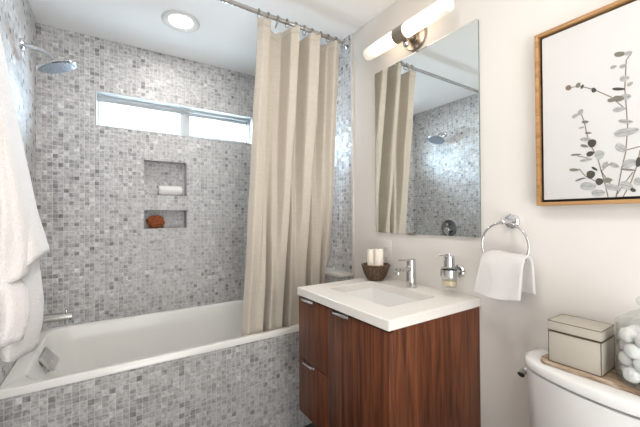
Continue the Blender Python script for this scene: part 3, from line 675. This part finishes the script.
bd = MB()
def bdo(z, g=0):
    pts = []
    for k in range(9):
        t = k/8; pts.append((1.091+g + .0015*sin(k*1.7), .10 + .345*t, z))
    for k in range(1, 6):
        a_ = R(90*k/5); pts.append((1.085+g+.035*(1-cos(a_)) if 0 else 1.120+g*0 - .029*cos(a_), .445 + (.022-g)*sin(a_), z))
    pts += [(1.205-g, .462, z), (1.21-g, .10, z)]
    return pts
bd.loft([bdo(.7628, .002), bdo(.7645), bdo(.7735), bdo(.775, .002)])
build('wooden_board', bd, 'board', None, loc=(1.15, .28, .76), label='thin rustic wooden board lying on the toilet cistern lid', cat='board')

bxo = thing('storage_box', (1.15, .377, .775), 'rectangular greige lidded box with dark edges on the wooden board', 'box')
BX0, BX1, BY0, BY1 = 1.100, 1.203, .316, .439
build('box_body', MB().box(BX0, BX1, BY0, BY1, .7755, .866, bev=.001), 'linen_box', bxo)
build('box_lid', MB().box(BX0-.001, BX1+.001, BY0-.001, BY1+.001, .869, .896, bev=.001), 'linen_box', bxo)
mb = MB(); e = .0008
for X in (BX0, BX1):
    for Y in (BY0, BY1): mb.box(X-e, X+e, Y-e, Y+e, .7755, .866)
for z in (.7768, .8655, .8693, .8958):
    for X in (BX0-.0007, BX1+.0007): mb.box(X-e, X+e, BY0-e, BY1+e, z-e, z+e)
    for Y in (BY0-.0007, BY1+.0007): mb.box(BX0-e, BX1+e, Y-e, Y+e, z-e, z+e)
mb.box(BX0+.002, BX1-.002, BY0+.002, BY1-.002, .866, .869)
build('edge_trim', mb, 'bronze', bxo)

jx, jy = 1.142, .238
jr = thing('glass_jar', (jx, jy, .775), 'clear glass canister with lid at the right end of the wooden board', 'jar')
build('jar_wall', MB().lathe([(.001, .7755), (.050, .7755), (.055, .780), (.057, .79), (.0575, .922), (.059, .927), (.059, .931), (.0555, .931), (.0550, .922), (.0545, .79), (.050, .785), (.001, .784)], (jx, jy, 0), 'z', 48, caps=False), 'thinglass', jr)
build('jar_lid', MB().lathe([(.001, .9315), (.056, .9315), (.057, .935), (.050, .940), (.030, .956), (.013, .966), (.009, .973), (.016, .982), (.018, .991), (.012, 1.000), (.001, 1.002)], (jx, jy, 0), 'z', 48, caps=False), 'thinglass', jr)
random.seed(4)
cbs = []
for lay, z in enumerate((.803, .834, .865, .896)):
    for k in range(6):
        t = 2*pi*(k/5 + lay*.11); rr = .0335 if k < 5 else .001
        cbs.append((jx+rr*cos(t), jy+rr*sin(t), z + random.uniform(-.003, .003)))
proto = None
for i, (cx, cy, cz) in enumerate(cbs):
    if proto is None:
        mb = MB(); mb.ball((cx, cy, cz), (.0195), sub=3, f=lambda c: 1+.10*noise.noise(c*2.2))
        proto = build('cotton_ball', mb, 'cotton', None, loc=(cx, cy, cz), angle=180, label='white cotton ball in the clear glass jar', cat='cotton ball', group='cotton balls in the glass jar')
    else:
        o = proto.copy(); C.objects.link(o); o.location = (cx, cy, cz); o.rotation_euler = (random.random()*6, random.random()*6, 0)

# ================================================================ niches
zz = N1[2]; cx0, cx1 = .280, .420; cy = YB + .042; rr = .034
mb = MB(); SG = 40
rings = []
for k in range(17):
    t = k/16; x = cx0 + (cx1-cx0)*t; q = .9 if k in (0, 16) else 1
    rings.append([(x, cy + rr*q*cos(2*pi*i/SG)*(1+.02*noise.noise(Vector((t*4, i*.3, 0)))), zz+rr+.0015 + rr*q*sin(2*pi*i/SG)) for i in range(SG)])
mb.loft(rings)
wc = thing('washcloth', ((cx0+cx1)/2, cy, zz), 'rolled white washcloth lying in the upper wall niche', 'washcloth')
build('rolled_cloth', mb, 'terry', wc, angle=50)
mb = MB()
for xx in (cx0-.0015,):
    mb.tube([(xx, cy + (.004+.024*k/60)*cos(k*.32), zz+rr+.0015 + (.004+.024*k/60)*sin(k*.32)) for k in range(61)], .0028, 6)
build('spiral_edge', mb, 'terry', wc)
def spiky(c):
    return 1 + .20*noise.noise(c*3.5) + .30*noise.noise(c*8.0) + .12*noise.noise(c*19.0)
build('sea_sponge', MB().ball((.258, YB+.040, N2[2]+.0445), (.050, .036, .0405), sub=5, f=spiky), 'coral', None, loc=(.258, YB+.04, N2[2]), angle=180, label='rust-orange rough sea sponge in the lower wall niche', cat='sponge')

# ================================================================ bath towel on a hook
hk = thing('towel_hook', (XL, 1.16, 1.98), 'chrome robe hook on the left wall holding the bath towel', 'hook')
build('hook_plate', MB().lathe([(.022, 0), (.022, .006), (.012, .009)], (XL, 1.16, 1.99), 'x', 24), 'chrome', hk)
build('hook_arm', MB().tube([(XL+.006, 1.16, 1.99), (XL+.035, 1.16, 1.985), (XL+.05, 1.16, 1.995), (XL+.053, 1.16, 2.01)], .006, 10), 'chrome', hk)
EDGE1 = [(1.985, -.285), (1.90, -.280), (1.80, -.270), (1.686, -.250), (1.465, -.218), (1.234, -.178), (1.118, -.149)]
def ed(E, z):
    for (za, xa), (zb, xb) in zip(E, E[1:]):
        if z >= zb: 
            q = (za-z)/(za-zb); return xa + (xb-xa)*max(0, min(1, q))
    return E[-1][1]
EDGE2 = [(1.985, -.300), (1.686, -.275), (1.465, -.235), (1.234, -.195), (1.10, -.181), (.968, -.168), (.90, -.170), (.845, -.181)]
def towel_layer(E, zbr, zbl, yc0, ph, wl):
    # closed bundle: u runs round the bundle, v from the hook down
    def f(u, v):
        t = 2*pi*u
        s_ = (1+cos(t))/2                       # 1 at the right-hand edge, 0 at the wall
        zb = zbr + (zbl-zbr)*(1-s_)**wl
        z = 1.985 + (zb-1.985)*v
        xe = ed(E, z); xw = XL+.014
        w_ = .02 + (.12 if yc0 > 1.14 else .06)*min(1, v*1.5)
        fold = (.022*sin(5*t+ph+v*1.5) + .012*sin(9*t+ph*2+v*3) + .012*noise.noise(Vector((t*2, v*9, ph)))) * min(1, v*2+.15)
        x = (xe+xw)/2 + (xe-xw)/2*cos(t)
        y = yc0 + w_*sin(t) + fold*abs(sin(t))
        x -= .006*(sin(4*t+v*6+ph)+1)*abs(sin(t))*v
        return (max(x, XL+.012), y, z)
    return f
mb = MB().grid(towel_layer(EDGE1, 1.112, .80, 1.215, 0.4, 1.3), 120, 60)
mb.grid(towel_layer(EDGE2, .832, 1.10, 1.26, 2.1, 1.9), 120, 60)
EDGE3 = [(1.985,-.30),(1.15,-.250),(1.095,-.228),(1.06,-.20),(1.025,-.183),(.97,-.176),(.92,-.184),(.905,-.19)]
EDGE4 = [(1.985,-.30),(1.60,-.255),(1.43,-.216),(1.21,-.181),(1.11,-.175),(1.05,-.184)]
mb.grid(towel_layer(EDGE4, 1.06, .90, 1.13, 5.2, 1.3), 120, 60)
mb.grid(towel_layer(EDGE3, .90, 1.0, 1.12, 4.0, 1.9), 120, 60)
bmesh.ops.remove_doubles(mb.bm, verts=mb.bm.verts, dist=.0004)
bt_ = build('bath_towel', mb, 'terry', None, loc=(-.26, 1.19, 1.4), angle=180, solid=.006, label='large white bath towel hanging on the left wall beside the tub', cat='towel')

# ================================================================ downlights
def downlight(x, y, label):
    t = thing('recessed_downlight', (x, y, ZC), label, 'ceiling light', 'recessed ceiling lights')
    build('trim_ring', MB().lathe([(.100, 0), (.100, -.004), (.092, -.010), (.068, -.006), (.061, 0)], (x, y, ZC), 'z', 48, caps=False), 'trim', t)
    build('lamp_lens', MB().lathe([(.0615, -.0005), (.0605, -.003), (.001, -.0032)], (x, y, ZC), 'z', 48), 'lens', t)
downlight(.336, 1.935, 'round white recessed ceiling light above the bathtub')
downlight(.45, .62, 'added out-of-view round ceiling light above the toilet and vanity side')  # this fitting and the next are unseen, added for the fill lamps
downlight(.25, -.25, 'added out-of-view round ceiling light near the door')
